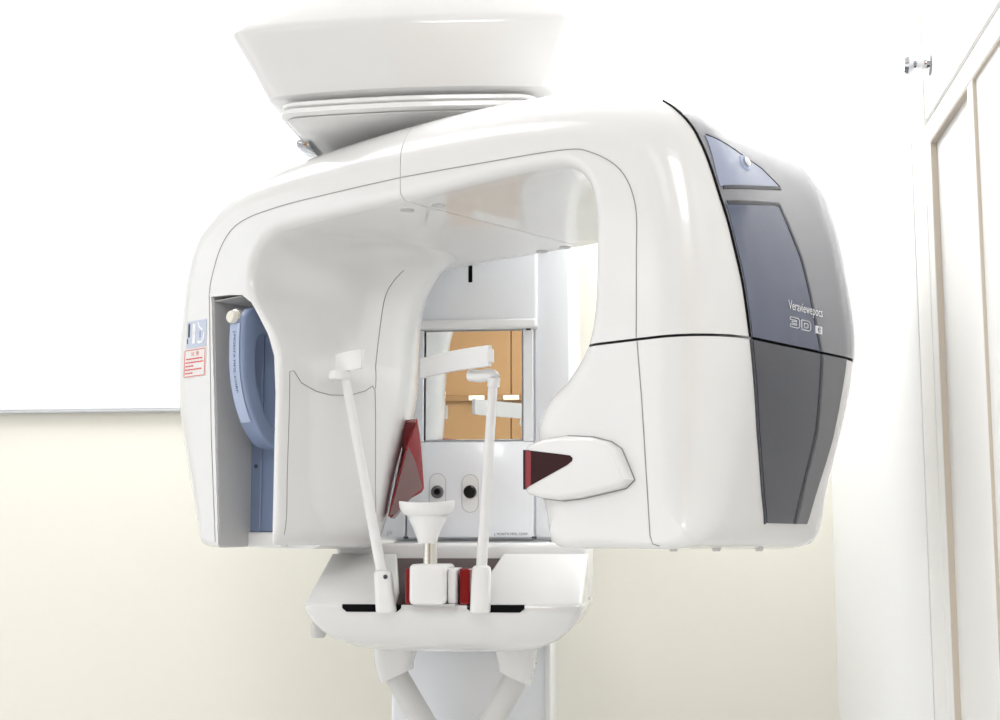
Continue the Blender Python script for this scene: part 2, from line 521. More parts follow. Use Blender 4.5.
# ---- overhead head ----------------------------------------------------------
rings = []
for z, x0, x1, y0, r, bl in ((1.826, -.496, -.132, 1.715, .02, .02), (1.829, -.503, -.126, 1.708, .02, .02), (1.868, -.523, -.110, 1.697, .02, .02),
                            (1.904, -.544, -.098, 1.688, .02, .02), (1.912, -.548, -.096, 1.688, .02, .02), (1.919, -.545, -.097, 1.690, .022, .02), (1.938, -.525, -.104, 1.696, .03, .02),
                            (1.985, -.478, -.124, 1.714, .04, .02), (2.04, -.43, -.15, 1.74, .045, .02), (2.075, -.405, -.17, 1.78, .05, .02), (2.095, -.38, -.20, 1.85, .05, .02), (2.10, -.35, -.23, 1.95, .05, .02)):
    rings.append([(px, py, z) for px, py in rrect(x0, x1, y0, 2.46, r, 6, .02, bl)])
head = obj('overhead_head', loft(rings), M['shell'], mach, 28)
obj('head_neck', box(-.450, -.175, 1.79, 2.40, 1.8180, 1.8265, .001, 1), M['recess'], head)


def plate(z0, z1, x0, x1, y0, bl, r=.02):
    rr = []
    for z, d in ((z0, .003), (z0 + .002, 0), (z1 - .002, 0), (z1, .003)):
        rr.append([(px, py, z) for px, py in rrect(x0 + d, x1 - d, y0 + d, 2.40, r, 5, .01, bl)])
    return loft(rr)


obj('turntable_plate', plate(1.8105, 1.8185, -.482, -.150, 1.698, .012), M['white'], head)
obj('turntable_plate', plate(1.8005, 1.8097, -.484, -.148, 1.696, .012), M['white'], head)
obj('turntable_underside', plate(1.797, 1.8003, -.478, -.154, 1.706, .012), M['shell'], head)
obj('latch', box(-.487, -.468, 1.80, 1.90, 1.790, 1.8, .003, 2), M['chrome'], head)['label'] = 'chrome latch'
obj('bearing', lathe([(0, -.03), (.10, -.03), (.105, -.02), (.105, .0), (0, .0)], (-.2056, 1.80, 1.798), 40), M['recess'], head)

# ---- patient tray ------------------------------------------------------------
TX0, TX1, TYF = -.4735, -.1040, 1.83
rings = []
for z, hw, yf in ((1.1765, .1840, 1.8315), (1.1745, .1850, 1.8300), (1.166, .1825, 1.831), (1.155, .176, 1.836), (1.142, .1655, 1.845), (1.129, .149, 1.860), (1.119, .125, 1.880), (1.112, .095, 1.905), (1.109, .06, 1.94)):
    xm = (TX0 + TX1) / 2
    rings.append([(px, py, z) for px, py in rrect(xm - hw, xm + hw, yf, 2.14, .012, 5, .012, .004)])
tray = obj('patient_tray', loft(rings), M['shell'], mach, 50)


def slope(y):      # top surface of the tray rises to the back
    return 1.1775 + (y - 1.832) * (1.243 - 1.1775) / (1.985 - 1.832)


def wedge(poly, drop=0.0, base=1.1755, r=.004):
    """solid on the tray top; poly in plan, top follows the slope"""
    P = np.array(poly, float)
    q = inset(P, r)
    top = lambda y: slope(min(y, 1.985)) - drop
    return loft([[(x, y, base) for x, y in P], [(x, y, max(base + .0002, top(y) - r)) for x, y in P], [(x, y, max(base + .0004, top(y) - r * .3)) for x, y in inset(P, r * .35)], [(x, y, max(base + .0006, top(y))) for x, y in q]])


left_poly = [(-.472, 1.834), (-.349, 1.834), (-.3515, 1.87), (-.362, 1.92), (-.377, 1.986), (-.472, 1.986)]
right_poly = [(-.248, 1.834), (-.105, 1.834), (-.105, 1.986), (-.225, 1.986), (-.2335, 1.94), (-.245, 1.89)]
obj('tray_cover', wedge(left_poly), M['shell'], tray, 22)
obj('tray_cover', wedge(right_poly), M['shell'], tray, 22)
obj('tray_window', wedge([(-.352, 1.836), (-.245, 1.836), (-.215, 1.985), (-.382, 1.985)], .007, 1.1756, .001), M['dred'], tray)['label'] = 'dark burgundy glossy window'
obj('tray_shelf', box(-.466, -.106, 1.9865, 2.149, 1.1766, 1.2575, .007, 3), M['white'], tray)
for x0, x1 in ((-.419, -.3405), (-.254, -.179)):
    pts = [(x0, 1.1768), (x1, 1.1768), (x1, 1.172), (x1 - .006, 1.1672), (x0 + .006, 1.1672), (x0, 1.172)]
    obj('rail_slot', prism(pts, lambda u, v, t: (u, t, v), 1.8262, 1.845), M['black'], tray)['label'] = 'black rail slot'
# red frames either side of the chin-rest block
for x0, x1 in ((-.3355, -.3275), (-.2640, -.2500)):
    obj('red_frame', box(x0, x1, 1.825, 1.90, 1.1772, 1.2235, .002, 1), M['red'], tray)['label'] = 'red acrylic frame'
obj('lock_knob', lathe([(0, -.022), (.008, -.022), (.0105, -.018), (.0105, -.004), (.007, 0), (0, 0)], (-.4685, 1.9, 1.151), 20), M['greytube'], tray)
# struts under the tray
for s, (xa, xb), (xc, xd) in ((1, (-.407, -.355), (-.398, -.362)), (-1, (-.236, -.176), (-.229, -.186))):
    p0 = Vector(((xc + xd) / 2, 2.0, 1.072))
    p1 = Vector((MX - s * .012, 2.03, .94))
    st = obj('hand_grip', tube([p0 + (p0 - p1).normalized() * .03, p0, p1], .0175, 24), M['greytube'], tray)
    q = []
    for z, hx, hy, c in ((1.1195, .029, .034, (xa + xb) / 2), (1.095, .027, .032, (xa + xb) / 2 + s * .001), (1.082, .0235, .028, (xc + xd) / 2), (1.070, .0215, .025, (xc + xd) / 2 + s * .002)):
        q.append([(px, py, z - (px - c) * (-.45 * s) * (1.1195 - z) / .05) for px, py in rrect(c - hx, c + hx, 2.0 - hy, 2.0 + hy, hx * .55, 5)])
    obj('grip_collar', loft(q), M['shell'], st)
obj('grip_hub', box(MX - .04, MX + .04, 1.99, 2.18, .90, .955, .012, 3), M['greytube'], tray)

# ---- chin rest -----------------------------------------------------------------
cr = obj('chin_rest', box(-.326, -.278, 1.80, 1.885, 1.1775, 1.2295, .006, 3), M['white'], mach)
obj('clamp_plate', box(-.2775, -.2665, 1.812, 1.875, 1.178, 1.2245, .003, 2), M['white'], cr)
obj('base_plate', box(-.321, -.266, 1.806, 1.88, 1.1755, 1.1785, .0008, 1), M['recess'], cr)
CXc, CYc = -.3015, 1.815
obj('steel_post', tube([(CXc + .001, CYc, 1.2285), (CXc + .001, CYc, 1.268)], .0092, 28), M['steel'], cr)['label'] = 'steel post'
q = []
for z, hx, hy in ((1.256, .0125, .0125), (1.262, .0135, .0135), (1.276, .019, .017), (1.286, .0245, .02), (1.2885, .0255, .021), (1.291, .025, .0205)):
    q.append([(CXc - .003 + hx * math.cos(a), CYc + hy * math.sin(a), z) for a in np.linspace(0, 2 * math.pi, 28, endpoint=False)])
obj('cup_holder', loft(q), M['white'], cr)
rings = []
for k, (r, z) in enumerate(((.004, 1.2905), (.024, 1.2908), (.031, 1.2945), (.0352, 1.301), (.0362, 1.3075), (.0355, 1.3095), (.0335, 1.3085), (.030, 1.302), (.02, 1.2985), (.004, 1.2975))):
    ring = []
    for a in np.linspace(0, 2 * math.pi, 40, endpoint=False):
        lift = .0016 * (math.cos(2 * a)) * max(0, (z - 1.297) / .012)
        ring.append((CXc - .004 + 1.02 * r * math.cos(a), CYc + .86 * r * math.sin(a), z + lift))
    rings.append(ring)
obj('chin_cup', loft(rings), M['white'], cr)

# ---- temple supports ---------------------------------------------------------------


def socket(x0t, x1t, zt, x0b, x1b, zb, yf):
    q = []
    for z, a, b, d in ((zb, x0b, x1b, .0015), (zb + .002, x0b, x1b, 0), (zt - .006, x0t, x1t, 0), (zt - .002, x0t, x1t, .001), (zt, x0t, x1t, .0035)):
        q.append([(px, py, z) for px, py in rrect(a + d, b - d, yf + d, yf + .026 - d, .008, 5)])
    return loft(q)


ts = obj('temple_support', socket(-.374, -.352, 1.2215, -.371, -.3455, 1.167, 1.803), M['white'], mach)
obj('support_rod', tube([(-.364, 1.816, 1.21), (-.3655, 1.816, 1.222), (-.414, 1.80, 1.475)], [.0078, .0072, .0060], 20), M['white'], ts)
obj('set_screw', lathe([(0, -.001), (.003, -.001), (.003, .002)], (-.3575, 1.804, 1.213), 12, 'y'), M['trim'], ts)
obj('pivot', lathe([(0, -.006), (.013, -.006), (.0145, -.004), (.0145, .004), (.013, .006), (0, .006)], (-.421, 1.80, 1.4755), 28), M['white'], ts)
obj('pivot_pin', tube([(-.4125, 1.797, 1.476), (-.405, 1.795, 1.487)], .003, 10), M['steel'], ts)
pad = []
for t in np.linspace(0, 1, 9):
    pad.append((-.4285 + .039 * t, 1.806 - .020 * t - .004 * math.sin(math.pi * t)))
outl = pad + [(x + .003, y + .006) for x, y in reversed(pad)]
obj('temple_pad', loft([[(x, y, z + (x + .41) * .10) for x, y in outl] for z in (1.4815, 1.4825, 1.5055, 1.5065)]), M['white'], ts, 40)

ts2 = obj('temple_support', socket(-.2455, -.2215, 1.2275, -.248, -.2225, 1.167, 1.803), M['white'], mach)
obj('support_rod', tube([(-.234, 1.816, 1.21), (-.2335, 1.816, 1.228), (-.2165, 1.80, 1.466)], [.0078, .0072, .0062], 20), M['white'], ts2)
# L bracket
obj('bracket', tube(smooth_open([(-.2495, 1.815, 1.4755), (-.235, 1.808, 1.4735), (-.222, 1.80, 1.474), (-.2155, 1.797, 1.4705), (-.2162, 1.7985, 1.458)], 5), .0082, 14), M['white'], ts2)
pad = []
for t in np.linspace(0, 1, 15):
    x = -.329 + .109 * t
    y = 1.89 - .118 * t - .012 * math.sin(math.pi * t)
    pad.append((x, y))
P = np.array(pad)
T = np.gradient(P, axis=0)
T /= np.linalg.norm(T, axis=1, keepdims=True)
N = np.stack([-T[:, 1], T[:, 0]], 1)
outl = [tuple(p) for p in P] + [tuple(p) for p in (P + N * .007)[::-1]]
pb = obj('temple_pad', loft([[(x, y, z + .0006) for x, y in outl] for z in (1.4815, 1.4828, 1.5072, 1.5085)]), M['white'], ts2, 40)
obj('pad_end', box(-.2225, -.2135, 1.772, 1.785, 1.487, 1.505, .002, 2), M['white'], ts2)

# ---- rotating arm ------------------------------------------------------------------
TH = math.radians(35)
P0 = Vector((-.31168649, 1.63879779, EYE))
EX = Vector((math.cos(TH), -math.sin(TH), 0))
EYv = Vector((math.sin(TH), math.cos(TH), 0))
ROT = Matrix(((EX.x, EYv.x, 0, P0.x), (EX.y, EYv.y, 0, P0.y), (0, 0, 1, P0.z), (0, 0, 0, 1)))


def A(x, y, z):
    return tuple(P0 + EX * float(x) + EYv * float(y) + Vector((0, 0, float(z))))


W = .372
outer = [(-.370, 0.002, .010), (-.389, .007, .016), (-.409, .035, .03), (-.439, .093, .045), (-.467, .19, .045), (-.474, .277, .045), (-.462, .375, .045), (-.438, .44, .045),
         (-.39, .485, .05), (-.325, .509, .05), (-.19, .523, .055), (0, .529, .06), (.19, .521, .06), (.31, .502, .06), (.375, .476, .06), (.415, .435, .065), (.435, .375, .07),
         (.444, .29, .07), (.444, .2135, .07), (.439, .13, .065), (.430, .06, .055), (.424, .02, .035), (.414, .005, .02), (.395, 0, .010)]
inner = [(.30, 0, .012), (.245, 0, .014), (.222, .006, .03), (.205, .03, .05), (.19, .07, .058), (.188, .11, .058), (.195, .14, .05), (.215, .165, .042), (.245, .185, .036), (.275, .215, .026),
         (.289, .25, .018), (.294, .30, .015), (.294, .36, .015), (.285, .392, .015), (.262, .413, .014), (.22, .42, .014), (0, .42, .014), (-.2, .42, .014), (-.245, .416, .014), (-.272, .40, .014),
         (-.284, .375, .014), (-.285, .35, .012), (-.278, .33, .009), (-.258, .305, .007), (-.236, .28, .006), (-.222, .25, .006), (-.218, .20, .006), (-.218, .10, .006), (-.218, .03, .006), (-.226, .006, .006), (-.24, 0, .006), (-.30, 0, .008)]
OL = catmull(outer + inner, 6)
N_OUT = len(outer) * 6
NS = len(OL)


def depth_of(x, z):
    t = min(1, max(0, (.25 - z) / .25))
    return W - .074 * t * t * (3 - 2 * t) - .02 * t


def smooth01(t):
    t = min(1, max(0, t))
    return t * t * (3 - 2 * t)


def surf(i, j_kind, q):
    """point on the arm skin: outline index i; j_kind 'f' front rounding (q 0..1), 'm' middle, 'b' back rounding"""
    x, z, r = OL[i]
    D = depth_of(x, z)
    rb = .05 if i < N_OUT else .03
    return x, z, r, D, rb


RF = 8     # rounding segments front
RM = 14    # middle slices
RB = 6


def build_skin(off=0.0):
    P = OL[:, :2]
    r = OL[:, 2]
    rb = np.where(np.arange(NS) < N_OUT, .05, .022)
    rb = np.where((np.arange(NS) < N_OUT) & (P[:, 0] > .28), np.interp(P[:, 1], [0, .12, .25, .38, .5], [.05, .08, .10, .13, .13]), rb)
    rb = np.convolve(np.r_[rb[-6:], rb, rb[:6]], np.ones(13) / 13, 'valid')
    D = np.array([depth_of(x, z) for x, z in P])
    slices = []
    # holding ring on the front cap
    for k in range(-1, RF + 1):
        a = math.pi / 2 * max(k, 0) / RF
        ins = r * (1 - math.sin(a)) + (.0015 if k < 0 else 0)
        y = r * (1 - math.cos(a))
        slices.append((inset(P, ins), y))
    for k in range(1, RM):
        t = k / RM
        slices.append((P.copy(), r + (D - rb - r) * t))
    for k in range(0, RB + 2):
        a = math.pi / 2 * min(k, RB) / RB
        ins = rb * (1 - math.cos(a)) + (.0015 if k > RB else 0)
        slices.append((inset(P, ins), D - rb + rb * math.sin(a)))
    V = []
    for Q, y in slices:
        y = np.broadcast_to(y, NS)
        for i in range(NS):
            x, z = Q[i]
            yy = y[i]
            # the inner face of the left leg curls away towards its rear edge
            if i >= N_OUT and x < -.12:
                y1 = float(np.interp(P[i][1], [0, .05, .18, .31, .42], [.15, .165, .180, .205, .255]))
                e = min(1, max(0, (P[i][1] - .335) / .086))
                xt = -.222 + .062 * (1 - math.sqrt(1 - e * e))
                if P[i][1] > .2 and x < xt:
                    x = x + (xt - x) * smooth01((yy - .012) / .15)
                if yy > y1:
                    k = (yy - y1) / (D[i] - y1 + 1e-6)
                    x = x - .12 * k ** 1.8 * (1 if z < .40 else smooth01((-.09 - P[i][0]) / .12))
            V.append((x, yy, z))
    return V, len(slices)


SK, NSL = build_skin()
F = []
for j in range(NSL - 1):
    for i in range(NS):
        k = (i + 1) % NS
        F.append((j * NS + i, j * NS + k, (j + 1) * NS + k, (j + 1) * NS + i))
capf = tessellate_polygon([[Vector((SK[i][0], SK[i][2], 0)) for i in range(NS)]])
F += [tuple(t) for t in capf]
capb = tessellate_polygon([[Vector((SK[(NSL - 1) * NS + i][0], SK[(NSL - 1) * NS + i][2], 0)) for i in range(NS)]])
F += [tuple((NSL - 1) * NS + q for q in t) for t in capb]


def raw_mesh(vf, name='tmp'):
    me = bpy.data.meshes.new(name)
    me.from_pydata([tuple(map(float, p)) for p in vf[0]], [], [tuple(q) for q in vf[1]])
    bm = bmesh.new()
    bm.from_mesh(me)
    bmesh.ops.recalc_face_normals(bm, faces=bm.faces)
    bm.to_mesh(me)
    bm.free()
    return me


full = raw_mesh((SK, F))
BV = BVHTree.FromPolygons([Vector(v) for v in SK], F)


def boolean_cut(me, cutters):
    o = bpy.data.objects.new('tmp_body', me)
    COL.objects.link(o)
    cs = []
    for c in cutters:
        co = bpy.data.objects.new('tmp_cut', raw_mesh(c))
        COL.objects.link(co)
        md = o.modifiers.new('b', 'BOOLEAN')
        md.operation = 'DIFFERENCE'
        md.solver = 'EXACT'
        md.object = co
        cs.append(co)
    dg = bpy.context.evaluated_depsgraph_get()
    res = bpy.data.meshes.new_from_object(o.evaluated_get(dg))
    for q in cs + [o]:
        bpy.data.objects.remove(q)
    return res


RC = [(-.372, z) for z in np.linspace(-.05, .345, 16)] + [ (-.33, .3425), (-.303, .339), (-.284, .327), (-.265, .304), (-.246, .279), (-.233, .250), (-.2285, .20), (-.2285, -.05)]
RDEP = .082


def recess_x(y, z):      # the outer wall of the recess leans in towards its lower front
    return -.372 + .030 * (1 - min(1, z / .345)) * (1 - y / RDEP)


def rc_ring(y):
    return [(recess_x(y, z) if x < -.36 else x, y, z) for x, z in RC]


cutter = loft([rc_ring(-.05), rc_ring(RDEP)])
armcut = boolean_cut(full.copy(), [cutter])


def piece(me, planes):
    bm = bmesh.new()
    bm.from_mesh(me)
    for co, no in planes:      # keeps the side the normal points away from
        g = list(bm.verts) + list(bm.edges) + list(bm.faces)
        bmesh.ops.bisect_plane(bm, geom=g, dist=1e-6, plane_co=co, plane_no=no, clear_outer=True)
        bd_ = [e for e in bm.edges if e.is_boundary]
        if bd_:
            bmesh.ops.holes_fill(bm, edges=bd_, sides=0)
    bmesh.ops.recalc_face_normals(bm, faces=bm.faces)
    out = bpy.data.meshes.new('arm')
    bm.to_mesh(out)
    bm.free()
    out.transform(ROT)
    return out


G = .0006
ZS = .2135
arm = meshobj('rotating_arm', piece(armcut, [((-G, 0, 0), (1, 0, 0))]), M['shell'], mach, 40)
obj_u = meshobj('arm_shell', piece(full, [((G, 0, 0), (-1, 0, 0)), ((0, 0, ZS + .0014), (0, 0, -1))]), M['shell'], arm, 40)
obj_l = meshobj('arm_shell', piece(full, [((G, 0, 0), (-1, 0, 0)), ((0, 0, ZS - .0014), (0, 0, 1))]), M['shell'], arm, 40)


def hit(o, d):
    loc, no, idx, dist = BV.ray_cast(Vector(o), Vector(d))
    if loc is None:
        loc, no, idx, dist = BV.find_nearest(Vector(o) + Vector(d) * 1.0)
    if no.dot(Vector(d)) > 0:
        no = -no
    return loc, no


DIRS = {'front': lambda u, v: ((u, -1, v), (0, 1, 0)), 'end': lambda u, v: ((1.5, u, v), (-1, 0, 0)), 'left': lambda u, v: ((-.02, u, v), (-1, 0, 0)), 'under': lambda u, v: ((u, v, .2), (0, 0, 1))}


def snap(side, u, v, off=.0006):
    l, n = hit(*DIRS[side](u, v))
    return l + n * off, n


def ribbon(name, side, pts, width, m, parent, off=.0005, step=.006, smooth=0, thick=.0008):
    if smooth:
        pts = smooth_open(pts, smooth)
    pts = resample(pts, step)
    S = [snap(side, p[0], p[1], 0) for p in pts]
    V, Fc = [], []
    for i, (p, n) in enumerate(S):
        t = (S[min(i + 1, len(S) - 1)][0] - S[max(i - 1, 0)][0]).normalized()
        b = t.cross(n).normalized() * width / 2
        V += [A(*(p + b - n * thick)), A(*(p + b + n * off)), A(*(p - b + n * off)), A(*(p - b - n * thick))]
    for i in range(len(S) - 1):
        for k in range(4):
            q = (k + 1) % 4
            Fc.append((i * 4 + k, i * 4 + q, i * 4 + 4 + q, i * 4 + 4 + k))
    Fc += [(0, 1, 2, 3), tuple(len(V) - 4 + k for k in (3, 2, 1, 0))]
    return obj(name, (V, Fc), m, parent, 40)


def patch(name, side, fn, m, parent, off=.0006, nu=14, nv=26, thick=.0015):
    """panel lying on the skin; fn(s, t) with s, t in 0..1 gives its (u, v) on that side"""
    V, Fc = [], []
    g = {}
    for layer, o_ in ((0, off), (1, -thick)):
        for j in range(nv + 1):
            for i in range(nu + 1):
                p, n = snap(side, *fn(i / nu, j / nv), 0)
                g[layer, i, j] = len(V)
                V.append(A(*(p + n * o_)))
    for layer in (0, 1):
        for j in range(nv):
            for i in range(nu):
                Fc.append((g[layer, i, j], g[layer, i + 1, j], g[layer, i + 1, j + 1], g[layer, i, j + 1]))
    rim = [(i, 0) for i in range(nu)] + [(nu, j) for j in range(nv)] + [(i, nv) for i in range(nu, 0, -1)] + [(0, j) for j in range(nv, 0, -1)]
    for a, b in zip(rim, rim[1:] + rim[:1]):
        Fc.append((g[0, a[0], a[1]], g[0, b[0], b[1]], g[1, b[0], b[1]], g[1, a[0], a[1]]))
    return obj(name, (V, Fc), m, parent, 40)


def decal_text(name, side, s, u0, v0, width, height, m, parent, off, fn=None):
    """lettering snapped to the skin, fitted to width x height"""
    tv, tf = text2d(s, 1.0)
    T_ = np.array(tv)
    lo, hi = T_.min(0), T_.max(0)
    V = []
    for u, v_ in T_:
        a, b = (u - lo[0]) / (hi[0] - lo[0]), (v_ - lo[1]) / (hi[1] - lo[1])
        p, n = snap(side, u0 + a * width, v0 + b * height, off)
        V.append(A(*p))
    return obj(name, (V, tf), m, parent, None)


# panel joints on the front face
ribbon('panel_seam', 'front', [(-.3765, .349), (-.372, .372), (-.351, .415), (-.312, .441), (-.228, .4495), (-.1, .4495), (-.001, .448)], .0010, M['seam'], arm, smooth=6)
ribbon('panel_seam', 'front', [(.001, .448), (.12, .442), (.251, .434), (.293, .424), (.333, .397), (.352, .356), (.3525, .30), (.351, .2155)], .0010, M['seam'], arm, smooth=6)
ribbon('panel_seam', 'front', [(.352, .2115), (.357, .15), (.365, .012), (.368, .004), (.375, .002)], .0010, M['seam'], arm)
ribbon('panel_seam', 'front', [(-.3765, .348), (-.363, .15), (-.348, .008)], .0010, M['seam'], arm)
# joints on the inner face of the left leg: cassette door
ribbon('panel_seam', 'left', [(.0125, .017), (.015, .229), (.022, .231), (.035, .216), (.06, .207), (.085, .204), (.12, .206), (.15, .215), (.163, .223), (.168, .217), (.172, .017)], .0009, M['seam'], arm)
ribbon('panel_seam', 'left', [(.169, .22), (.174, .27), (.186, .345), (.196, .372), (.21, .392)], .0009, M['seam'], arm, smooth=4)

# thin dark line between the two right shells is a real gap; dark core fills it
def zsec(z, ins):
    """closed section of the right leg at height z, inset a little"""
    bm = bmesh.new()
    bm.from_mesh(full)
    g = list(bm.verts) + list(bm.edges) + list(bm.faces)
    r_ = bmesh.ops.bisect_plane(bm, geom=g, dist=1e-7, plane_co=(0, 0, z), plane_no=(0, 0, 1))
    ed = [e for e in r_['geom_cut'] if isinstance(e, bmesh.types.BMEdge) and e.verts[0].co.x > 0]
    adj = {}
    for e in ed:
        a, b = e.verts
        adj.setdefault(a, []).append(b)
        adj.setdefault(b, []).append(a)
    st_ = next(iter(adj))
    loop, prev, cur = [st_], None, st_
    while True:
        nx = [q for q in adj[cur] if q is not prev]
        if not nx or nx[0] is st_ or len(loop) > 5000:
            break
        prev, cur = cur, nx[0]
        loop.append(cur)
    pts = [(p.co.x, p.co.y) for p in loop]
    bm.free()
    keep = [pts[0]]
    for p in pts[1:]:
        if math.dist(p, keep[-1]) > .003:
            keep.append(p)
    return inset(keep, ins)


sec = zsec(ZS, .0012)
obj('joint_gasket', loft([[A(x, y, z) for x, y in sec] for z in (ZS - .0013, ZS + .0013)]), M['black'], arm)['label'] = 'black joint between the upper and lower shell'

# ---- end covers of the right leg
EZ = [.020, .12, .2147, .303, .36, .42, .455, .490]
EL = [.1215, .089, .0697, .051, .040, .033, .032, .034]
fL = lambda z: float(np.interp(z, EZ, EL))
ZU, ZL = ZS + .0014, ZS - .0014
fRu = lambda z: depth_of(.44, z) - .006
fRl = lambda z: float(np.interp(z, [.02, .12, .21], [.203, .247, .275]))
CO = .0016     # covers stand this proud of the shell


def strip(name, pts, width, m, parent, off, smooth=0):
    return ribbon(name, 'end', pts, width, m, parent, off, .006, smooth, .0005)


def cov(z0, z1, fr):
    def fn(s_, t_):
        z = z0 + (z1 - z0) * t_
        return fL(z) + (fr(z) - fL(z)) * s_, z
    return fn


cu_ = patch('end_cover', 'end', cov(ZU, .474, fRu), M['cover'], arm, CO, 26, 34, .002)
cu_['label'] = 'smoked slate grey upper end cover'
cl_ = patch('end_cover', 'end', cov(.026, ZL, fRl), M['cover_g'], arm, CO, 22, 26, .002)
cl_['label'] = 'smoked slate grey lower end cover'
strip('cover_edge', [(fL(z) - .0006, z) for z in np.linspace(ZU, .473, 30)], .0022, M['black'], arm, .0017)
strip('cover_edge', [(fL(z) - .0006, z) for z in np.linspace(.025, ZL, 20)], .0018, M['trim'], arm, .0017)

TZ = [.2155, .2376, .312, .338, .3686]
TY = [.2135, .2043, .1793, .1629, .1445]
tU = lambda z: float(np.interp(z, TZ, TY))
tL = lambda z: float(np.interp(z, [.0225, .0277, .128, .2055, .212], [.176, .1781, .2082, .2151, .2153]))


def main_panel(s_, t_):
    z = ZU + (.3525 + .016 * s_ - ZU) * t_
    a = fL(z) + .002
    return a + (tU(z) - a) * s_, z


def low_panel(s_, t_):
    z = .0265 + (ZL - .0005 - .0265) * t_
    a = fL(z) + .002
    return a + (tL(z) - a) * s_, z


def small_panel(s_, t_):
    u = .0395 + (.1557 - .0395) * s_
    lo = .3696 + .021 * s_
    hi = float(np.interp(s_, [0, .28, .74, 1], [.4266, .4185, .4055, .3912]))
    return max(u, fL(lo + (hi - lo) * t_) + .002), lo + (hi - lo) * t_


PO = CO + .0008
patch('cover_panel', 'end', main_panel, M['cover_p'], cu_, PO, 16, 24, .0005)['label'] = 'dark slate blue glossy panel'
patch('cover_panel', 'end', small_panel, M['cover_s'], cu_, PO, 16, 8, .0005)['label'] = 'pale slate blue panel'
patch('cover_panel', 'end', low_panel, M['cover_d'], cl_, PO, 16, 24, .0005)['label'] = 'charcoal glossy panel'
strip('trim_line', [(.046, .3525), (.1445, .3686)], .0042, M['trim'], cu_, PO + .0006)
strip('trim_line', [(tU(z), z) for z in np.linspace(.3686, ZU, 26)], .0046, M['trim'], cu_, PO + .0006)
strip('trim_line', [(.044, .3690), (.1575, .3895)], .0036, M['trim'], cu_, PO + .0006)
strip('trim_line', [(.0405, .4272), (.072, .4188), (.1255, .4060), (.1575, .3905)], .0012, M['trim'], cu_, PO + .0006)
strip('trim_line', [(tL(z), z) for z in np.linspace(.0265, ZL - .0005, 26)], .0050, M['trim'], cl_, PO + .0006)
# screw on the small panel
sp, sn = snap('end', .0905, .4047, PO)
sp, sn = Vector(A(*sp)), (ROT.to_3x3() @ sn)
sk = obj('screw', tube([sp, sp + sn * .004, sp + sn * .005], [.0055, .0055, .0035], 18), M['chrome'], cu_)
obj('screw_washer', tube([sp, sp + sn * .0012], [.009, .0085], 20), M['blue_l'], cu_)

# lettering
TO = PO + .0007
decal_text('lettering', 'end', 'Veraviewepocs', .143, .2495, .0735, .0135, M['print_w'], cu_, TO)


def outline(name, pts, w_=.0006):
    return strip(name, pts + [pts[0]], w_, M['print_w'], cu_, TO)


def q3(u, v_):
    return (.1465 + u * .0195, .2345 + v_ * .0105)


def qd(u, v_):
    return (.1705 + u * .0195, .2340 + v_ * .0105)


outline('lettering', [q3(*p) for p in ((0, 1), (.85, 1), (1, .85), (1, .15), (.85, 0), (0, 0), (0, .26), (.7, .26), (.7, .40), (.18, .40), (.18, .60), (.7, .60), (.7, .74), (0, .74))])
outline('lettering', [qd(*p) for p in ((0, 1), (.8, 1), (1, .8), (1, .2), (.8, 0), (0, 0))])
outline('lettering', [qd(*p) for p in ((.3, .72), (.62, .72), (.7, .64), (.7, .36), (.62, .28), (.3, .28))])
patch('letter_tile', 'end', lambda s_, t_: (.2005 + .0145 * s_, .2335 + .0085 * t_), M['print_w'], cu_, TO, 3, 3, .0003)
decal_text('lettering', 'end', 'e', .2045, .2350, .0062, .0055, M['print_d'], cu_, TO + .0006)

# ---- collimator snout on the right leg
SN = [(.2090, .1085), (.2125, .1110), (.235, .1165), (.262, .1180), (.295, .1150), (.318, .1090), (.331, .1010), (.3465, .0690), (.336, .0610), (.312, .0570), (.280, .0520), (.255, .0500), (.228, .0530), (.2125, .0570), (.2090, .0600)]
sno = obj('snout', prism(SN, lambda u, v_, t: A(u, t, v_), -.013, .12, .007, 4), M['shell'], arm, 40)
RW = [(.2083, .1055), (.2083, .0625), (.2500, .0790), (.2690, .0865), (.2755, .0905), (.2765, .0935), (.2730, .0965), (.2600, .0985)]
obj('red_window', prism(RW, lambda u, v_, t: A(u, t, v_), -.0137, .05), M['dred'], sno)['label'] = 'dark red translucent aiming window'
obj('red_window', prism([(.2120, .1047), (.2120, .0640), (.2195, .0668), (.2195, .1031)], lambda u, v_, t: A(u, t, v_), -.0140, -.0130), M['red'], sno)
obj('snout_gasket', prism(inset(np.array(SN), -.0012), lambda u, v_, t: A(u, t, v_), -.0004, .02), M['seam'], sno)  # grey rim painted as the shadow gap round the snout

# ---- red aiming wedge on the rear edge of the left leg
WG = [(.248, .183), (.256, .147), (.263, .084), (.258, .078), (.237, .069), (.199, .041), (.193, .0445), (.228, .142)]
wg = obj('red_wedge', prism(WG, lambda u, v_, t: A(t, u, v_) if t > -.22 else A(-.250, min(u + .040, .2525), v_), -.214, -.30, .002, 2), M['red'], arm)
wg['label'] = 'red acrylic wedge'
obj('wedge_face', prism([(.2285, .141), (.243, .121), (.257, .085), (.238, .0725), (.203, .0465), (.1945, .0455)], lambda u, v_, t: A(t, u, v_), -.2128, -.2145), M['brown'], wg)  # facet coloured as if reflecting grey

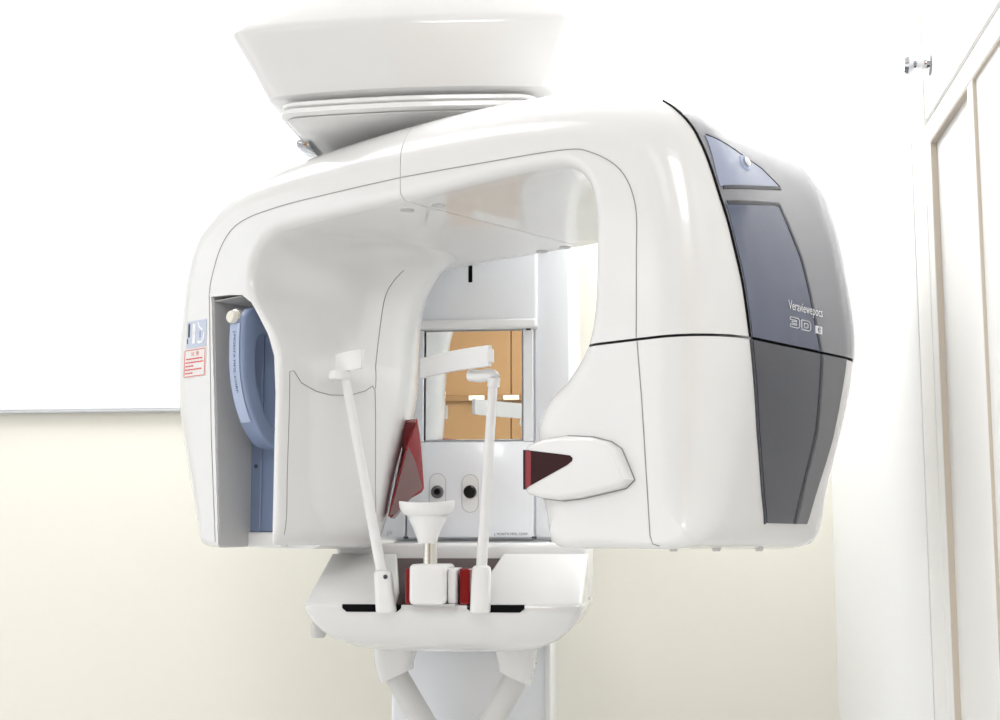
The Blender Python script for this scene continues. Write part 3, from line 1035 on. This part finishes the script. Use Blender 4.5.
# ---- recess of the left leg: liner, blue cassette carrier and lever
V, Fc = [], []
ny, nz = 6, 16
for d in (-.001, .0016):
    for a in range(ny + 1):
        for b in range(nz + 1):
            y, z = .004 + (RDEP - .0043) * a / ny, .003 + .3405 * b / nz
            V.append(A(recess_x(y, z) + d, y, z))
K = (ny + 1) * (nz + 1)
for l_ in (0, K):
    for a in range(ny):
        for b in range(nz):
            q = l_ + a * (nz + 1) + b
            Fc.append((q, q + 1, q + nz + 2, q + nz + 1))
rim = [a * (nz + 1) for a in range(ny + 1)] + [ny * (nz + 1) + b for b in range(1, nz + 1)] + [a * (nz + 1) + nz for a in range(ny - 1, -1, -1)] + [b for b in range(nz - 1, 0, -1)]
for a, b in zip(rim, rim[1:] + rim[:1]):
    Fc.append((a, b, K + b, K + a))
obj('recess_liner', (V, Fc), M['recess'], arm)
obj('recess_liner', xform(box(-.3690, -.310, .004, RDEP - .0003, .3385, .3395), A), M['recess'], arm)
bp_ = obj('carrier_plate', xform(box(-.3700, -.2960, .074, .0815, .022, .326, .001, 1), A), M['blue'], arm)
bp_['label'] = 'steel blue carrier plate'
obj('carrier_rib', xform(box(-.3480, -.3440, .0715, .0745, .024, .30, .001, 1), A), M['blue'], bp_)
obj('carrier_foot', xform(box(-.3690, -.2960, .070, .0815, .001, .0215, .002, 1), A), M['white'], bp_)
obj('carrier_screw', lathe([(0, -.001), (.0028, -.001), (.0028, .003)], (0, 0, 0), 12, 'y'), M['trim'], bp_)
scw = bp_.children[-1]
scw.location = Vector(A(-.3575, .0742, .113)) - WL[bp_]
scw.rotation_euler = (0, 0, -TH)
obj('catch', xform(box(-.318, -.292, .045, .073, .3265, .3325, .001, 1), A), M['white'], bp_)
op = [tuple(p) for p in smooth_open([(.0735, .325), (.03, .3255), (.010, .322), (-.003, .312), (-.0055, .295), (-.0055, .255), (-.002, .222), (.008, .187), (.024, .157), (.044, .138), (.0735, .131)], 5)]
ip = [tuple(p) for p in smooth_open([(.0735, .292), (.045, .292), (.027, .288), (.0185, .278), (.0165, .255), (.0195, .222), (.030, .190), (.046, .165), (.060, .156), (.0735, .153)], 5)]
poly = op + ip[::-1]
hd = obj('lever_handle', prism(poly, lambda u, v_, t: A(t, u, v_), -.2905, -.3215, .004, 3), M['blue'], arm, 50)
hd['label'] = 'steel blue curved lever handle'
OP = np.array(op)
sel = [p for p in op if .165 < p[1] < .300]
V, Fc = [], []
for y_, z_ in sel:
    for x_ in (-.3195, -.2985):
        V += [A(x_, y_ - .0009, z_ - .0003)]
for i in range(len(sel) - 1):
    Fc.append((2 * i, 2 * i + 1, 2 * i + 3, 2 * i + 2))
obj('handle_label', (V, Fc), M['blue_l'], hd)
tv, tf = text2d('J.MORITA MFG. CORP.', 1.0)
T_ = np.array(tv)
lo, hi = T_.min(0), T_.max(0)
zz = [p[1] for p in sel][::-1]
yy = [p[0] for p in sel][::-1]
V = []
for u, v_ in T_:
    a, b = (u - lo[0]) / (hi[0] - lo[0]), (v_ - lo[1]) / (hi[1] - lo[1])
    z_ = .290 - a * .085
    V.append(A(-.3125 + b * .0062, float(np.interp(z_, zz, yy)) - .0014, z_))
obj('lettering', (V, tf), M['print_d'], hd, None)
kn = obj('handle_pin', lathe([(0, -.016), (.0075, -.016), (.0085, -.014), (.0085, .0), (.0085, .012)], (0, 0, 0), 22, 'y'), M['cream'], hd)
kn.location = Vector(A(-.3125, .001, .309)) - WL[hd]
kn.rotation_euler = (0, 0, -TH)
kr = obj('pin_collar', lathe([(.0, -.006), (.0115, -.006), (.0125, -.003), (.0125, .006)], (0, 0, 0), 22, 'y'), M['steel'], hd)
kr.location = Vector(A(-.3125, .001, .309)) - WL[hd]
kr.rotation_euler = (0, 0, -TH)

# ---- stickers on the outer edge of the left leg
st1 = patch('warning_sticker', 'front', lambda s_, t_: (-.4300 + .0495 * s_ + .001 * t_, .2360 + .0390 * t_), M['stick_w'], arm, .0008, 10, 6, .0005)
st1['label'] = 'white sticker with red caution print'


def red(pts, w_=.0009):
    return ribbon('sticker_print', 'front', pts, w_, M['print_r'], st1, .0013, .006, 0, .0003)


red([(-.4285, .2370), (-.3820, .2370), (-.3815, .2740), (-.4275, .2740), (-.4285, .2370)])
decal_text('lettering', 'front', '注 意', -.4130, .2655, .0185, .0058, M['print_r'], st1, .0013)
for k, (a, b) in enumerate(((-.4245, -.3870), (-.4255, -.3850), (-.4255, -.4060), (-.4260, -.3860), (-.4260, -.4090))):
    zz_ = .2615 - k * .0050
    x_ = a
    while x_ < b - .002:
        red([(x_, zz_), (min(x_ + .0052, b), zz_)], .0018)
        x_ += .0064
st2 = patch('pictogram_sticker', 'front', lambda s_, t_: (-.4250 + .0445 * s_, .2775 + .0375 * t_), M['stick_b'], arm, .0008, 10, 6, .0005)
st2['label'] = 'pale blue pictogram sticker'
for pts, w_, mm in (([(-.4195, .2925), (-.4195, .3115)], .0035, 'print_d'), ([(-.4225, .2835), (-.4225, .2905)], .0015, 'print_d'), ([(-.4080, .2830), (-.4080, .3110)], .0065, 'print_w'),
                    ([(-.3990, .286), (-.3960, .283), (-.3900, .284), (-.3860, .289), (-.3850, .297)], .0030, 'print_w'), ([(-.3990, .3125), (-.3960, .305), (-.3880, .300)], .0022, 'print_w'),
                    ([(-.4080, .2955), (-.4080, .2990)], .0018, 'print_b'), ([(-.3940, .290), (-.3940, .299)], .0020, 'print_b')):
    ribbon('sticker_print', 'front', pts, w_, M[mm], st2, .0013, .004, 0, .0003)

# ---- underside details
for x_, y_ in ((-.030, .042), (.017, .050), (-.063, .345), (-.020, .345)):
    p = A(x_, y_, .4203)
    obj('screw_cap', lathe([(0, -.0012), (.0080, -.0012), (.0092, 0), (.0092, .002), (0, .002)], p, 20), M['recess'], arm)
for x_, y_ in ((.372, .030), (.395, .075), (.400, .150)):
    p = A(x_, y_, .001)
    obj('foot_stud', lathe([(0, -.0045), (.0035, -.0045), (.0045, -.002), (.0045, 0)], p, 14), M['greytube'], arm)
